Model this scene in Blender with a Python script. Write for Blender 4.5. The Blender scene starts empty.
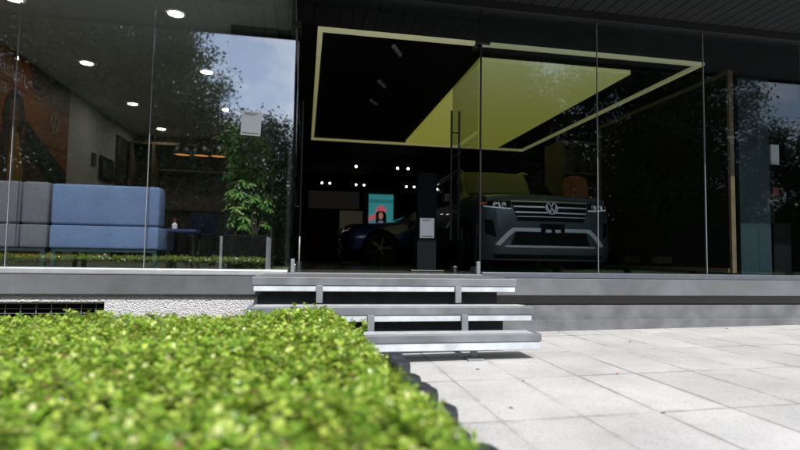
import bpy, bmesh, math, random
from mathutils import Vector, Matrix
import numpy as np
random.seed(7)
rng = np.random.default_rng(11)
sc = bpy.context.scene
COL = sc.collection
R = math.radians

# ------------------------------------------------------------------ materials
MATS = {}
def nodes_of(m):
    m.use_nodes = True
    return m.node_tree.nodes, m.node_tree.links

def mat(name, col, rough=.6, metal=0., spec=.5, noise=0., nscale=8., bump=0., bscale=60., emis=None, estr=0., coat=0., island=0., detail=4.):
    m = bpy.data.materials.new(name); MATS[name] = m
    N, L = nodes_of(m)
    b = N['Principled BSDF']
    b.inputs['Base Color'].default_value = (*col, 1)
    b.inputs['Roughness'].default_value = rough
    b.inputs['Metallic'].default_value = metal
    b.inputs['Specular IOR Level'].default_value = spec
    b.inputs['Coat Weight'].default_value = coat
    if emis:
        b.inputs['Emission Color'].default_value = (*emis, 1)
        b.inputs['Emission Strength'].default_value = estr
    tc = None
    if noise or bump:
        tc = N.new('ShaderNodeNewGeometry')
    if noise:
        n = N.new('ShaderNodeTexNoise'); n.inputs['Scale'].default_value = nscale; n.inputs['Detail'].default_value = detail
        L.new(tc.outputs['Position'], n.inputs['Vector'])
        r = N.new('ShaderNodeMapRange'); r.inputs[1].default_value = .3; r.inputs[2].default_value = .7
        r.inputs[3].default_value = 1 - noise; r.inputs[4].default_value = 1 + noise
        L.new(n.outputs['Fac'], r.inputs[0])
        mx = N.new('ShaderNodeMix'); mx.data_type = 'RGBA'; mx.blend_type = 'MULTIPLY'; mx.inputs[0].default_value = 1
        mx.inputs[6].default_value = (*col, 1)
        L.new(r.outputs[0], mx.inputs[7]); L.new(mx.outputs[2], b.inputs['Base Color'])
        r2 = N.new('ShaderNodeMapRange'); r2.inputs[3].default_value = max(0, rough - .08); r2.inputs[4].default_value = min(1, rough + .08)
        L.new(n.outputs['Fac'], r2.inputs[0]); L.new(r2.outputs[0], b.inputs['Roughness'])
    if bump:
        n2 = N.new('ShaderNodeTexNoise'); n2.inputs['Scale'].default_value = bscale; n2.inputs['Detail'].default_value = 5
        L.new(tc.outputs['Position'], n2.inputs['Vector'])
        bp = N.new('ShaderNodeBump'); bp.inputs['Strength'].default_value = bump; bp.inputs['Distance'].default_value = .01
        L.new(n2.outputs['Fac'], bp.inputs['Height']); L.new(bp.outputs['Normal'], b.inputs['Normal'])
    return m

def glass(name, f0, tint, dust=.012):
    """thin architectural glass: clear transmission + mirror reflection rising at grazing angles + a little dust"""
    m = bpy.data.materials.new(name); MATS[name] = m
    N, L = nodes_of(m); N.remove(N['Principled BSDF'])
    out = N['Material Output']
    tr = N.new('ShaderNodeBsdfTransparent'); tr.inputs[0].default_value = (*tint, 1)
    gl = N.new('ShaderNodeBsdfGlossy'); gl.inputs['Roughness'].default_value = 0.016; gl.inputs[0].default_value = (.95, .97, 1, 1)
    lw = N.new('ShaderNodeLayerWeight'); lw.inputs['Blend'].default_value = .5
    pw = N.new('ShaderNodeMath'); pw.operation = 'POWER'; pw.inputs[1].default_value = 5
    L.new(lw.outputs['Facing'], pw.inputs[0])
    ma = N.new('ShaderNodeMath'); ma.operation = 'MULTIPLY_ADD'; ma.inputs[1].default_value = 1 - f0; ma.inputs[2].default_value = f0
    L.new(pw.outputs[0], ma.inputs[0])
    mx = N.new('ShaderNodeMixShader'); L.new(ma.outputs[0], mx.inputs[0]); L.new(tr.outputs[0], mx.inputs[1]); L.new(gl.outputs[0], mx.inputs[2])
    df = N.new('ShaderNodeBsdfDiffuse'); df.inputs[0].default_value = (.7, .7, .68, 1)
    ge = N.new('ShaderNodeNewGeometry')
    n = N.new('ShaderNodeTexNoise'); n.inputs['Scale'].default_value = 55; n.inputs['Detail'].default_value = 3; n.inputs['Roughness'].default_value = .6
    L.new(ge.outputs['Position'], n.inputs['Vector'])
    r = N.new('ShaderNodeMapRange'); r.inputs[1].default_value = .58; r.inputs[2].default_value = .72; r.inputs[3].default_value = .0; r.inputs[4].default_value = dust * 2
    L.new(n.outputs['Fac'], r.inputs[0])
    m2 = N.new('ShaderNodeMixShader'); L.new(r.outputs[0], m2.inputs[0]); L.new(mx.outputs[0], m2.inputs[1]); L.new(df.outputs[0], m2.inputs[2])
    L.new(m2.outputs[0], out.inputs['Surface'])
    return m

def leafmat(name, c0, c1, c2, trans=.35, rough=.45):
    """leaf: colour varies leaf by leaf, some light passes through"""
    m = bpy.data.materials.new(name); MATS[name] = m
    N, L = nodes_of(m); b = N['Principled BSDF']; out = N['Material Output']
    g = N.new('ShaderNodeNewGeometry')
    cr = N.new('ShaderNodeValToRGB')
    stops = [(0, c0), (.5, c1), (1, c2)]
    if name == 'hedge_leaf':   # a few dead and reddish leaves, a few fresh pale ones
        stops = [(0, (.24, .12, .06)), (.022, (.22, .13, .05)), (.04, c0), (.5, c1), (.92, c2), (1, (.60, .62, .30))]
    el = cr.color_ramp.elements
    el[0].position, el[0].color = stops[0][0], (*stops[0][1], 1)
    el[-1].position, el[-1].color = stops[-1][0], (*stops[-1][1], 1)
    for p_, c_ in stops[1:-1]: el.new(p_).color = (*c_, 1)
    L.new(g.outputs['Random Per Island'], cr.inputs[0])
    L.new(cr.outputs[0], b.inputs['Base Color'])
    b.inputs['Roughness'].default_value = rough
    t = N.new('ShaderNodeBsdfTranslucent')
    hs = N.new('ShaderNodeHueSaturation'); hs.inputs['Value'].default_value = 1.2; hs.inputs['Hue'].default_value = .485
    L.new(cr.outputs[0], hs.inputs['Color']); L.new(hs.outputs[0], t.inputs[0])
    mx = N.new('ShaderNodeMixShader'); mx.inputs[0].default_value = trans
    L.new(b.outputs[0], mx.inputs[1]); L.new(t.outputs[0], mx.inputs[2]); L.new(mx.outputs[0], out.inputs['Surface'])
    return m

mat('grey_paint', (.097, .102, .110), .65, noise=.24, nscale=2.5, detail=9, bump=.25, bscale=90)
mat('grey_paint_worn', (.118, .124, .132), .7, noise=.32, nscale=3.5, detail=9, bump=.35, bscale=70)
mat('step_grey', (.128, .138, .147), .5, noise=.3, nscale=4, detail=9, bump=.15, bscale=120)
mat('step_white', (.45, .485, .51), .5, noise=.2, nscale=6, detail=9, bump=.1)
mat('step_top', (.36, .37, .38), .6, noise=.15, nscale=12, bump=.2, bscale=150)
mat('mat_grey', (.10, .102, .105), .8, noise=.2, nscale=20, bump=.3, bscale=200)
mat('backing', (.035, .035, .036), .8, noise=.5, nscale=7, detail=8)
mat('steel', (.45, .45, .45), .35, metal=1, noise=.1)
mat('post_grey', (.17, .18, .19), .5, noise=.12)
mat('aluminium', (.5, .515, .54), .42, metal=.6, noise=.06)
mat('dark_sill', (.075, .082, .1), .4, noise=.1)
mat('black_metal', (.012, .012, .013), .35)
mat('black_wall', (.008, .008, .008), .85, spec=.1, noise=.2)
mat('black_ceiling', (.004, .004, .004), .9, spec=.1)
mat('soffit_grey', (.017, .018, .0195), .6, noise=.1)
mat('showroom_floor', (.045, .04, .033), .22, noise=.15, nscale=2)
mat('lounge_floor', (.46, .45, .43), .35, noise=.15, nscale=2)
mat('lounge_ceiling', (.62, .64, .61), .8, noise=.04)
mat('lounge_wall', (.46, .47, .42), .8, noise=.05)
mat('brown_panel', (.045, .033, .022), .55, noise=.3, nscale=4)
mat('back_brown', (.13, .105, .08), .7, noise=.2)
mat('slate', (.05, .055, .06), .6, noise=.15)
mat('silicone', (.22, .225, .235), .5)
mat('blue_fabric', (.185, .27, .46), .9, noise=.09, nscale=5, bump=.35, bscale=14)
mat('grey_fabric', (.19, .19, .22), .9, noise=.09, nscale=5, bump=.35, bscale=14)
mat('navy_fabric', (.04, .065, .16), .9)
mat('teal_metal', (.03, .06, .062), .45)
mat('orange_board', (.235, .068, .008), .5, noise=.12, nscale=1.5)
mat('orange_dark', (.07, .013, .004), .5)
mat('poster_skin', (.15, .065, .035), .6)
mat('poster_hair', (.008, .006, .005), .5)
mat('poster_coat', (.06, .025, .018), .6)
mat('poster_mustard', (.30, .15, .01), .6)
mat('poster_cloth', (.006, .008, .012), .6)
mat('poster_white', (.42, .40, .38), .6)
mat('paper', (.72, .73, .74), .6)
mat('ink', (.05, .05, .05), .6)
mat('totem_black', (.005, .007, .0085), .6, spec=.06)
mat('pot_black', (.006, .006, .0065), .6, spec=.15, noise=.2)
mat('soil', (.02, .015, .01), .9)
mat('lamp_black', (.01, .01, .01), .4)
mat('lamp_inside', (.5, .2, .05), .4, emis=(1., .42, .12), estr=.55)
mat('downlight', (.8, .8, .75), .4, emis=(1., .93, .8), estr=38.)
mat('trim_white', (.6, .6, .58), .5)
mat('yellow_panel', (.80, .80, .74), .5, emis=(.70, .71, .09), estr=.155)
mat('yellow_strip', (.85, .85, .76), .5, emis=(.8, .76, .30), estr=.13)
mat('spot_glow', (1, 1, 1), .4, emis=(1, .95, .85), estr=12.)
mat('screen_teal', (.02, .1, .11), .3, emis=(.05, .36, .38), estr=.30)
mat('screen_teal_dark', (.02, .1, .11), .3, emis=(.03, .24, .27), estr=.28)
mat('screen_pink', (.3, .05, .08), .3, emis=(.75, .16, .22), estr=.3)
mat('screen_blue', (.1, .15, .3), .3, emis=(.12, .2, .42), estr=.3)
mat('screen_white', (.5, .5, .5), .3, emis=(.7, .7, .75), estr=.3)
mat('screen_skin', (.3, .15, .1), .3, emis=(.5, .25, .18), estr=.3)
mat('screen_hair', (.01, .01, .02), .3)
mat('suv_paint', (.08, .10, .107), .36, metal=.3, coat=.35)
mat('blue_paint', (.01, .027, .17), .28, metal=.3, coat=1.)
mat('car_glass', (.006, .008, .008), .04, spec=.8)
mat('tyre', (.012, .012, .012), .8)
mat('alloy', (.3, .3, .31), .5, metal=1)
mat('chrome', (.88, .89, .91), .35, metal=.55)
mat('silver_trim', (.72, .74, .76), .45, metal=.3)
mat('grille_black', (.004, .004, .0045), .6, spec=.12)
mat('lamp_lens', (.7, .72, .75), .2, metal=.6)
mat('lamp_led', (.9, .9, .9), .2, emis=(1, 1, 1), estr=.12)
mat('amber', (.6, .12, .02), .3, emis=(.8, .15, .02), estr=.08)
mat('wood', (.15, .105, .055), .5, noise=.2, nscale=6)
mat('wood_shaded', (.12, .083, .045), .55, noise=.25, nscale=6)  # same timber as wood, with indoor shade put into its colour
mat('display_black', (.003, .003, .0035), .7, spec=.15, noise=.2)
mat('display_teal', (.004, .013, .015), .9, spec=.05)
mat('teal_board', (.007, .026, .030), .6, noise=.06)
mat('orange_seat', (.32, .10, .012), .6)
mat('red', (.16, .012, .012), .5)
mat('mural_dark', (.022, .014, .014), .6, noise=.5, nscale=2)
mat('mural_red', (.10, .014, .014), .6)
mat('mural_teal', (.012, .05, .05), .6)
mat('glow_panel', (.10, .095, .06), .3, emis=(.25, .24, .15), estr=.05)  # stands in for a lit window area; weak glow put into the material
mat('band_grey', (.10, .095, .09), .7, emis=(.3, .28, .26), estr=.014)  # faint glow put into the grey board, which is no lamp
mat('bark', (.06, .045, .03), .9, noise=.3, bump=.6, bscale=20)
mat('twig', (.022, .02, .009), .95, noise=.4, nscale=30)
mat('edging_black', (.022, .024, .028), .5, noise=.25, nscale=30, bump=.2, bscale=80)
mat('road_asphalt', (.05, .05, .052), .85, noise=.2, nscale=1, bump=.4, bscale=50)
mat('kerb_stone', (.35, .34, .32), .8, noise=.1)
mat('ground_soil', (.09, .075, .055), .95, noise=.3, nscale=3, bump=.5, bscale=20)
mat('lawn_green', (.06, .12, .025), .9, noise=.35, nscale=6, bump=.8, bscale=40)
glass('glass_film', .235, (.94, .955, .96), .0007)
glass('glass_plain', .05, (.84, .875, .88), .0012)
leafmat('hedge_leaf', (.082, .19, .014), (.215, .355, .028), (.47, .57, .10), .32, .27)
leafmat('plant_leaf', (.08, .25, .045), (.14, .34, .06), (.32, .42, .14), .3, .35)
leafmat('tree_leaf', (.022, .042, .013), (.038, .068, .02), (.06, .095, .03), .16, .8)

leafmat('dry_leaf', (.20, .10, .04), (.14, .13, .04), (.30, .16, .06), .1, .6)
# pebble-dash wall
def pebble():
    m = mat('pebble_dash', (.6, .6, .6), .85)
    N, L = nodes_of(m); b = N['Principled BSDF']
    g = N.new('ShaderNodeNewGeometry')
    v = N.new('ShaderNodeTexVoronoi'); v.inputs['Scale'].default_value = 75; L.new(g.outputs['Position'], v.inputs['Vector'])
    n = N.new('ShaderNodeTexNoise'); n.inputs['Scale'].default_value = 40; n.inputs['Detail'].default_value = 6; L.new(g.outputs['Position'], n.inputs['Vector'])
    ad = N.new('ShaderNodeMath'); ad.operation = 'SUBTRACT'; L.new(n.outputs['Fac'], ad.inputs[0]); L.new(v.outputs['Distance'], ad.inputs[1])
    bp = N.new('ShaderNodeBump'); bp.inputs['Strength'].default_value = 1; bp.inputs['Distance'].default_value = .012
    L.new(ad.outputs[0], bp.inputs['Height']); L.new(bp.outputs[0], b.inputs['Normal'])
    cr = N.new('ShaderNodeValToRGB'); cr.color_ramp.elements[0].color = (.34, .34, .345, 1); cr.color_ramp.elements[1].color = (.66, .66, .67, 1)
    L.new(v.outputs['Color'], cr.inputs[0]); L.new(cr.outputs[0], b.inputs['Base Color'])
pebble()

# concrete paving flags, running away from the facade
def paving():
    m = mat('paving_flags', (.5, .49, .47), .8)
    N, L = nodes_of(m); b = N['Principled BSDF']
    g = N.new('ShaderNodeNewGeometry')
    mp = N.new('ShaderNodeMapping'); mp.vector_type = 'POINT'
    mp.inputs['Rotation'].default_value = (0, 0, R(90)); mp.inputs['Location'].default_value = (-.01, -.114, 0)
    wn = N.new('ShaderNodeTexNoise'); wn.inputs['Scale'].default_value = 2.2; wn.inputs['Detail'].default_value = 3
    L.new(g.outputs['Position'], wn.inputs['Vector'])
    vs = N.new('ShaderNodeVectorMath'); vs.operation = 'SUBTRACT'; vs.inputs[1].default_value = (.5, .5, .5); L.new(wn.outputs['Color'], vs.inputs[0])
    vm = N.new('ShaderNodeVectorMath'); vm.operation = 'MULTIPLY_ADD'; vm.inputs[1].default_value = (.018, .018, 0); L.new(vs.outputs[0], vm.inputs[0]); L.new(g.outputs['Position'], vm.inputs[2])
    L.new(vm.outputs[0], mp.inputs['Vector'])
    br = N.new('ShaderNodeTexBrick'); br.offset = 0
    br.inputs['Scale'].default_value = 1; br.inputs['Brick Width'].default_value = .85; br.inputs['Row Height'].default_value = .443
    br.inputs['Mortar Size'].default_value = .0075; br.inputs['Mortar Smooth'].default_value = .25; br.inputs['Bias'].default_value = 0
    br.inputs['Color1'].default_value = (.45, .44, .424, 1); br.inputs['Color2'].default_value = (.395, .386, .372, 1); br.inputs['Mortar'].default_value = (.22, .21, .2, 1)
    L.new(mp.outputs[0], br.inputs['Vector'])
    n1 = N.new('ShaderNodeTexNoise'); n1.inputs['Scale'].default_value = 1.6; n1.inputs['Detail'].default_value = 7; n1.inputs['Roughness'].default_value = .62
    n2 = N.new('ShaderNodeTexNoise'); n2.inputs['Scale'].default_value = 70; n2.inputs['Detail'].default_value = 4
    L.new(g.outputs['Position'], n1.inputs['Vector']); L.new(g.outputs['Position'], n2.inputs['Vector'])
    r1 = N.new('ShaderNodeMapRange'); r1.inputs[1].default_value = .3; r1.inputs[2].default_value = .72; r1.inputs[3].default_value = .80; r1.inputs[4].default_value = 1.12
    r2 = N.new('ShaderNodeMapRange'); r2.inputs[1].default_value = .3; r2.inputs[2].default_value = .7; r2.inputs[3].default_value = .86; r2.inputs[4].default_value = 1.1
    L.new(n1.outputs['Fac'], r1.inputs[0]); L.new(n2.outputs['Fac'], r2.inputs[0])
    mu = N.new('ShaderNodeMath'); mu.operation = 'MULTIPLY'; L.new(r1.outputs[0], mu.inputs[0]); L.new(r2.outputs[0], mu.inputs[1])
    # joints fade where they are filled with sand
    n3 = N.new('ShaderNodeTexNoise'); n3.inputs['Scale'].default_value = 1.1; n3.inputs['Detail'].default_value = 3; L.new(g.outputs['Position'], n3.inputs['Vector'])
    mc = N.new('ShaderNodeValToRGB'); mc.color_ramp.elements[0].position = .38; mc.color_ramp.elements[0].color = (.17, .163, .15, 1); mc.color_ramp.elements[1].position = .6; mc.color_ramp.elements[1].color = (.43, .42, .40, 1)
    L.new(n3.outputs['Fac'], mc.inputs[0]); L.new(mc.outputs[0], br.inputs['Mortar'])
    mx = N.new('ShaderNodeMix'); mx.data_type = 'RGBA'; mx.blend_type = 'MULTIPLY'; mx.inputs[0].default_value = 1
    L.new(br.outputs['Color'], mx.inputs[6]); L.new(mu.outputs[0], mx.inputs[7])
    # small stains
    n4 = N.new('ShaderNodeTexNoise'); n4.inputs['Scale'].default_value = 9; n4.inputs['Detail'].default_value = 2; L.new(g.outputs['Position'], n4.inputs['Vector'])
    r4 = N.new('ShaderNodeMapRange'); r4.inputs[1].default_value = .70; r4.inputs[2].default_value = .78; r4.inputs[3].default_value = 1; r4.inputs[4].default_value = .72
    L.new(n4.outputs['Fac'], r4.inputs[0])
    mx2 = N.new('ShaderNodeMix'); mx2.data_type = 'RGBA'; mx2.blend_type = 'MULTIPLY'; mx2.inputs[0].default_value = 1
    L.new(mx.outputs[2], mx2.inputs[6]); L.new(r4.outputs[0], mx2.inputs[7]); L.new(mx2.outputs[2], b.inputs['Base Color'])
    # dirt gathered beside the joints
    b2 = N.new('ShaderNodeTexBrick'); b2.offset = 0
    b2.inputs['Scale'].default_value = 1; b2.inputs['Brick Width'].default_value = .85; b2.inputs['Row Height'].default_value = .443
    b2.inputs['Mortar Size'].default_value = .045; b2.inputs['Mortar Smooth'].default_value = 1
    L.new(mp.outputs[0], b2.inputs['Vector'])
    n5 = N.new('ShaderNodeTexNoise'); n5.inputs['Scale'].default_value = 5; n5.inputs['Detail'].default_value = 8; n5.inputs['Roughness'].default_value = .7; L.new(g.outputs['Position'], n5.inputs['Vector'])
    r5 = N.new('ShaderNodeMapRange'); r5.inputs[1].default_value = .46; r5.inputs[2].default_value = .7; r5.inputs[3].default_value = 0; r5.inputs[4].default_value = .55
    L.new(n5.outputs['Fac'], r5.inputs[0])
    m5 = N.new('ShaderNodeMath'); m5.operation = 'MULTIPLY'; L.new(b2.outputs['Fac'], m5.inputs[0]); L.new(r5.outputs[0], m5.inputs[1])
    mx3 = N.new('ShaderNodeMix'); mx3.data_type = 'RGBA'; L.new(m5.outputs[0], mx3.inputs[0]); L.new(mx2.outputs[2], mx3.inputs[6]); mx3.inputs[7].default_value = (.16, .15, .13, 1)
    L.new(mx3.outputs[2], b.inputs['Base Color'])
    sb = N.new('ShaderNodeMath'); sb.operation = 'MULTIPLY_ADD'; sb.inputs[1].default_value = -1.0; L.new(br.outputs['Fac'], sb.inputs[0]); L.new(n2.outputs['Fac'], sb.inputs[2])
    bp = N.new('ShaderNodeBump'); bp.inputs['Strength'].default_value = .5; bp.inputs['Distance'].default_value = .006
    L.new(sb.outputs[0], bp.inputs['Height']); L.new(bp.outputs[0], b.inputs['Normal'])
paving()

# ------------------------------------------------------------------ mesh helpers
class MB:
    def __init__(self): self.v = []; self.f = []; self.m = []; self.mi = 0
    def add(self, vs, fs):
        o = len(self.v); self.v += [tuple(p) for p in vs]
        for f in fs: self.f.append(tuple(i + o for i in f)); self.m.append(self.mi)
        return self
    def box(self, x0, x1, y0, y1, z0, z1):
        return self.add([(x0,y0,z0),(x1,y0,z0),(x1,y1,z0),(x0,y1,z0),(x0,y0,z1),(x1,y0,z1),(x1,y1,z1),(x0,y1,z1)],
                 [(3,2,1,0),(4,5,6,7),(0,1,5,4),(1,2,6,5),(2,3,7,6),(3,0,4,7)])
    def tube(self, pts, rad, n=10, cap=True):
        pts = [Vector(p) for p in pts]
        if not isinstance(rad, (list, tuple)): rad = [rad] * len(pts)
        vs, fs = [], []; up = None
        for i, p in enumerate(pts):
            d = (pts[min(i + 1, len(pts) - 1)] - pts[max(i - 1, 0)]).normalized()
            a = Vector((0, 0, 1)) if abs(d.z) < .9 else Vector((1, 0, 0))
            if up is not None: a = up
            s = d.cross(a).normalized(); t = s.cross(d).normalized(); up = t
            for k in range(n):
                q = 2 * math.pi * k / n
                vs.append(p + (s * math.cos(q) + t * math.sin(q)) * rad[i])
        for i in range(len(pts) - 1):
            for k in range(n):
                a = i * n + k; b = i * n + (k + 1) % n
                fs.append((a, a + n, b + n, b))
        if cap:
            fs.append(tuple(range(n))); fs.append(tuple(reversed(range((len(pts) - 1) * n, len(pts) * n))))
        return self.add(vs, fs)
    def lathe(self, prof, c=(0,0,0), n=24, axis='z'):
        vs, fs = [], []
        for r, h in prof:
            for k in range(n):
                q = 2 * math.pi * k / n; x, y = r * math.cos(q), r * math.sin(q)
                p = (x, y, h) if axis == 'z' else ((x, h, y) if axis == 'y' else (h, x, y))
                vs.append((p[0] + c[0], p[1] + c[1], p[2] + c[2]))
        for i in range(len(prof) - 1):
            for k in range(n):
                a = i * n + k; b = i * n + (k + 1) % n
                fs.append((a, b, b + n, a + n))
        return self.add(vs, fs)
    def prism(self, poly, fn, d0, d1):
        """2D polygon pushed from depth d0 to d1; fn(u, v, d) -> xyz"""
        n = len(poly)
        vs = [fn(u, v, d0) for u, v in poly] + [fn(u, v, d1) for u, v in poly]
        fs = [tuple(range(n)), tuple(reversed(range(n, 2 * n)))]
        fs += [(i, i + n, (i + 1) % n + n, (i + 1) % n) for i in range(n)]
        return self.add(vs, fs)
    def build(self, name, m, parent=None, bevel=0., smooth=False, seg=2, offset=None):
        off = Vector(offset) if offset is not None else (world_loc(parent) if parent is not None else Vector())
        me = bpy.data.meshes.new(name)
        me.from_pydata([(Vector(p) - off)[:] for p in self.v], [], self.f)
        ms = m if isinstance(m, (list, tuple)) else [m]
        for x in ms: me.materials.append(MATS[x])
        if len(ms) > 1: me.polygons.foreach_set('material_index', self.m)
        bm = bmesh.new(); bm.from_mesh(me)
        bmesh.ops.recalc_face_normals(bm, faces=bm.faces)
        if bevel:
            ed = [e for e in bm.edges if len(e.link_faces) == 2 and e.calc_face_angle(0) > .6]
            bmesh.ops.bevel(bm, geom=ed, offset=bevel, segments=seg, profile=.5, affect='EDGES', clamp_overlap=True)
        bm.to_mesh(me); bm.free()
        if smooth:
            me.polygons.foreach_set('use_smooth', [True] * len(me.polygons))
            try: me.set_sharp_from_angle(angle=R(40))
            except Exception: pass
        o = bpy.data.objects.new(name, me); COL.objects.link(o)
        if parent is not None: o.parent = parent
        return o

def world_loc(o):
    v = Vector()
    while o is not None: v += o.location; o = o.parent
    return v
def tag(o, label=None, cat=None, group=None, kind=None):
    if label: o['label'] = label
    if cat: o['category'] = cat
    if group: o['group'] = group
    if kind: o['kind'] = kind
    return o
def thing(name, label, cat, loc=(0,0,0), group=None):
    o = bpy.data.objects.new(name, None); o.location = loc; o.empty_display_size = .2; COL.objects.link(o)
    return tag(o, label, cat, group)
def B(*a): return MB().box(*a)
def copy_tree(o, parent=None):
    c = o.copy(); COL.objects.link(c)
    if parent is not None: c.parent = parent
    for ch in [x for x in COL.objects if x.parent == o]: copy_tree(ch, c)
    return c
def fast_mesh(name, V, quads, m, parent=None, smooth=False):
    me = bpy.data.meshes.new(name); nv, nq = len(V), len(quads)
    off = np.array(world_loc(parent) if parent is not None else (0, 0, 0))
    me.vertices.add(nv); me.vertices.foreach_set('co', (V - off).astype(np.float32).ravel())
    k = quads.shape[1]
    me.loops.add(nq * k); me.loops.foreach_set('vertex_index', quads.astype(np.int32).ravel())
    me.polygons.add(nq); me.polygons.foreach_set('loop_start', np.arange(0, nq * k, k, dtype=np.int32)); me.polygons.foreach_set('loop_total', np.full(nq, k, dtype=np.int32))
    me.update(calc_edges=True); me.materials.append(MATS[m])
    if smooth: me.polygons.foreach_set('use_smooth', [True] * nq)
    o = bpy.data.objects.new(name, me); COL.objects.link(o)
    if parent is not None: o.parent = parent
    return o

def unit(a): return a / np.maximum(np.linalg.norm(a, axis=1, keepdims=True), 1e-9)
def leaves(P, D, U, Lh, W, fold=.25, curl=.15):
    """six-point leaves folded along the midrib. P base, D direction, U rough upper side, Lh length, W half-width (arrays)"""
    D = unit(D); S = unit(np.cross(D, U)); Nn = np.cross(S, D)
    Lh = Lh[:, None]; W = W[:, None]
    mid = P + D * Lh * .5 - Nn * W * fold
    tip = P + D * Lh - Nn * Lh * curl
    a = P + D * Lh * .38 + S * W * .8; b = P + D * Lh * .75 + S * W - Nn * Lh * curl * .4
    c = P + D * Lh * .38 - S * W * .8; d = P + D * Lh * .75 - S * W - Nn * Lh * curl * .4
    n = len(P); V = np.stack([P, a, b, tip, d, c], 1).reshape(-1, 3)
    i = np.arange(n)[:, None] * 6
    q = np.concatenate([i + np.array([[0, 1, 2, 3]]), i + np.array([[0, 3, 4, 5]])], 0)
    return V, q

# ================================================================== SETTING
g = B(-90, 90, -90, 90, -.6, -.10).build('ground', 'ground_soil'); tag(g, kind='structure')
# pavement sheet falls slightly to the left
TILT = .014
def gz(x): return -.032 + TILT * x
MB().add([(.60, -7.0, gz(.6)), (40, -7.0, gz(40)), (40, 5.47, gz(40)), (.60, 5.47, gz(.6))], [(0, 1, 2, 3)]).build('pavement', 'paving_flags')
tag(bpy.data.objects['pavement'], kind='structure')
kb = B(-40, 40, -7.25, -7.0, -.3, -.04).build('kerb', 'kerb_stone', bevel=.01); tag(kb, kind='structure')
rd = MB().add([(-80, -15, -.09), (80, -15, -.09), (80, -7.25, -.09), (-80, -7.25, -.09)], [(0, 1, 2, 3)]).build('road', 'road_asphalt'); tag(rd, kind='structure')
lw = MB().add([(-80, -60, -.08), (80, -60, -.08), (80, -15.2, -.08), (-80, -15.2, -.08)], [(0, 1, 2, 3)]).build('lawn', 'lawn_green'); tag(lw, kind='stuff')
lw['label'] = 'green lawn across the road under the trees'; 
vg = MB().add([(-40, -7.0, -.085), (-.1, -7.0, -.085), (-.1, -3.3, -.085), (-40, -3.3, -.085)], [(0, 1, 2, 3)]).build('grass_verge', 'lawn_green'); tag(vg, kind='stuff')

fl = np.array([[3.62, 5.2], [2.72, 5.25], [1.12, 2.75], [1.9, 2.5], [2.62, 2.35], [5.6, 4.4], [4.1, 3.3], [1.45, 3.3], [2.2, 3.4], [3.1, 4.6], [6.4, 5.1], [1.25, 3.7], [4.8, 5.25], [2.0, 4.9], [3.3, 2.9]])
def fallen():
    n = len(fl); a = np.linspace(0, 40, n)
    P_ = np.stack([fl[:, 0], fl[:, 1], gz(fl[:, 0]) + .006], 1)
    return leaves(P_, np.stack([np.cos(a), np.sin(a), np.full(n, .08)], 1), np.tile([[0, 0, 1.]], (n, 1)), np.linspace(.025, .045, n), np.linspace(.008, .012, n), .1, .25)
FALLEN = fallen
# ================================================================== BUILDING
bld = thing('showroom_building', 'dark glass fronted car showroom with grey painted base and black overhanging roof', 'building', (1, 5.36, 0))
B(-9, 14, 5.36, 5.62, .40, .585).build('base_slab', 'grey_paint', bld, bevel=.006)
B(-.44, 14, 5.45, 5.62, -.3, .288).build('plinth', 'grey_paint_worn', bld, bevel=.006)
B(-.44, 14, 5.58, 5.62, .2885, .3985).build('groove', 'black_wall', bld)  # back coloured black to deepen the shade under the slab
B(1.0, 14, 5.405, 5.449, -.3, .128).build('plinth_ledge', 'grey_paint_worn', bld, bevel=.005)
w = MB(); w.box(-9, -.445, 5.41, 5.62, .327, .398); w.box(-1.85, -.445, 5.41, 5.62, -.3, .3265); w.box(-9, -5.0, 5.41, 5.62, -.3, .3265)
w.build('rough_wall', 'pebble_dash', bld)
v = B(-5.0, -1.85, 5.9, 5.95, -.3, .5); vent = v.build('basement_vent', 'black_wall', bld)
gm = MB()
for k in range(12): gm.box(-4.99, -1.852, 5.48, 5.486, .3 - k * .045, .304 - k * .045)
for k in range(24): gm.box(-1.95 - k * .13, -1.944 - k * .13, 5.487, 5.493, -.3, .325)
gm.build('grille', 'post_grey', vent)
# sills
B(-9, -.155, 5.35, 5.47, .587, .648).build('window_sill', 'aluminium', bld, bevel=.012)
B(1.885, 14, 5.37, 5.47, .587, .648).build('window_sill', 'dark_sill', bld, bevel=.008)
B(-.15, 1.88, 5.345, 5.5, .587, .622).build('threshold', 'post_grey', bld, bevel=.004)
# panes
def pane(x0, x1, gm_):
    p = B(x0 + .003, x1 - .003, 5.42, 5.432, .649, 3.56).build('window', gm_, bld)
    if abs(x1 + .14) > .01: B(x1 - .0028, x1 + .0028, 5.417, 5.435, .650, 3.559).build('seal', 'silicone', p)
for x0, x1 in ((-4.1, -2.72), (-2.72, -1.52), (-1.52, -.14)): pane(x0, x1, 'glass_film')
for x0, x1 in ((1.88, 3.28), (3.28, 4.68), (4.68, 6.08), (6.08, 7.48), (7.48, 8.88), (8.88, 10.28)): pane(x0, x1, 'glass_plain')
B(-.14, 1.88, 5.42, 5.432, 3.22, 3.56).build('transom_window', 'glass_plain', bld)
# roof, soffit, beam
B(-10, 16, 3.98, 22, 3.80, 4.4).build('roof', 'soffit_grey', bld)
sm = MB(); x = -10.
while x < 16: sm.box(x, x + .138, 4.0, 5.6, 3.66, 3.69); x += .15
sm.build('soffit', 'soffit_grey', bld)
B(-10, 16, 3.981, 3.999, 3.62, 3.80).build('fascia', 'soffit_grey', bld)
B(-10, 16, 5.37, 5.6, 3.561, 3.659).build('beam', 'black_metal', bld, bevel=.004)
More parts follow.
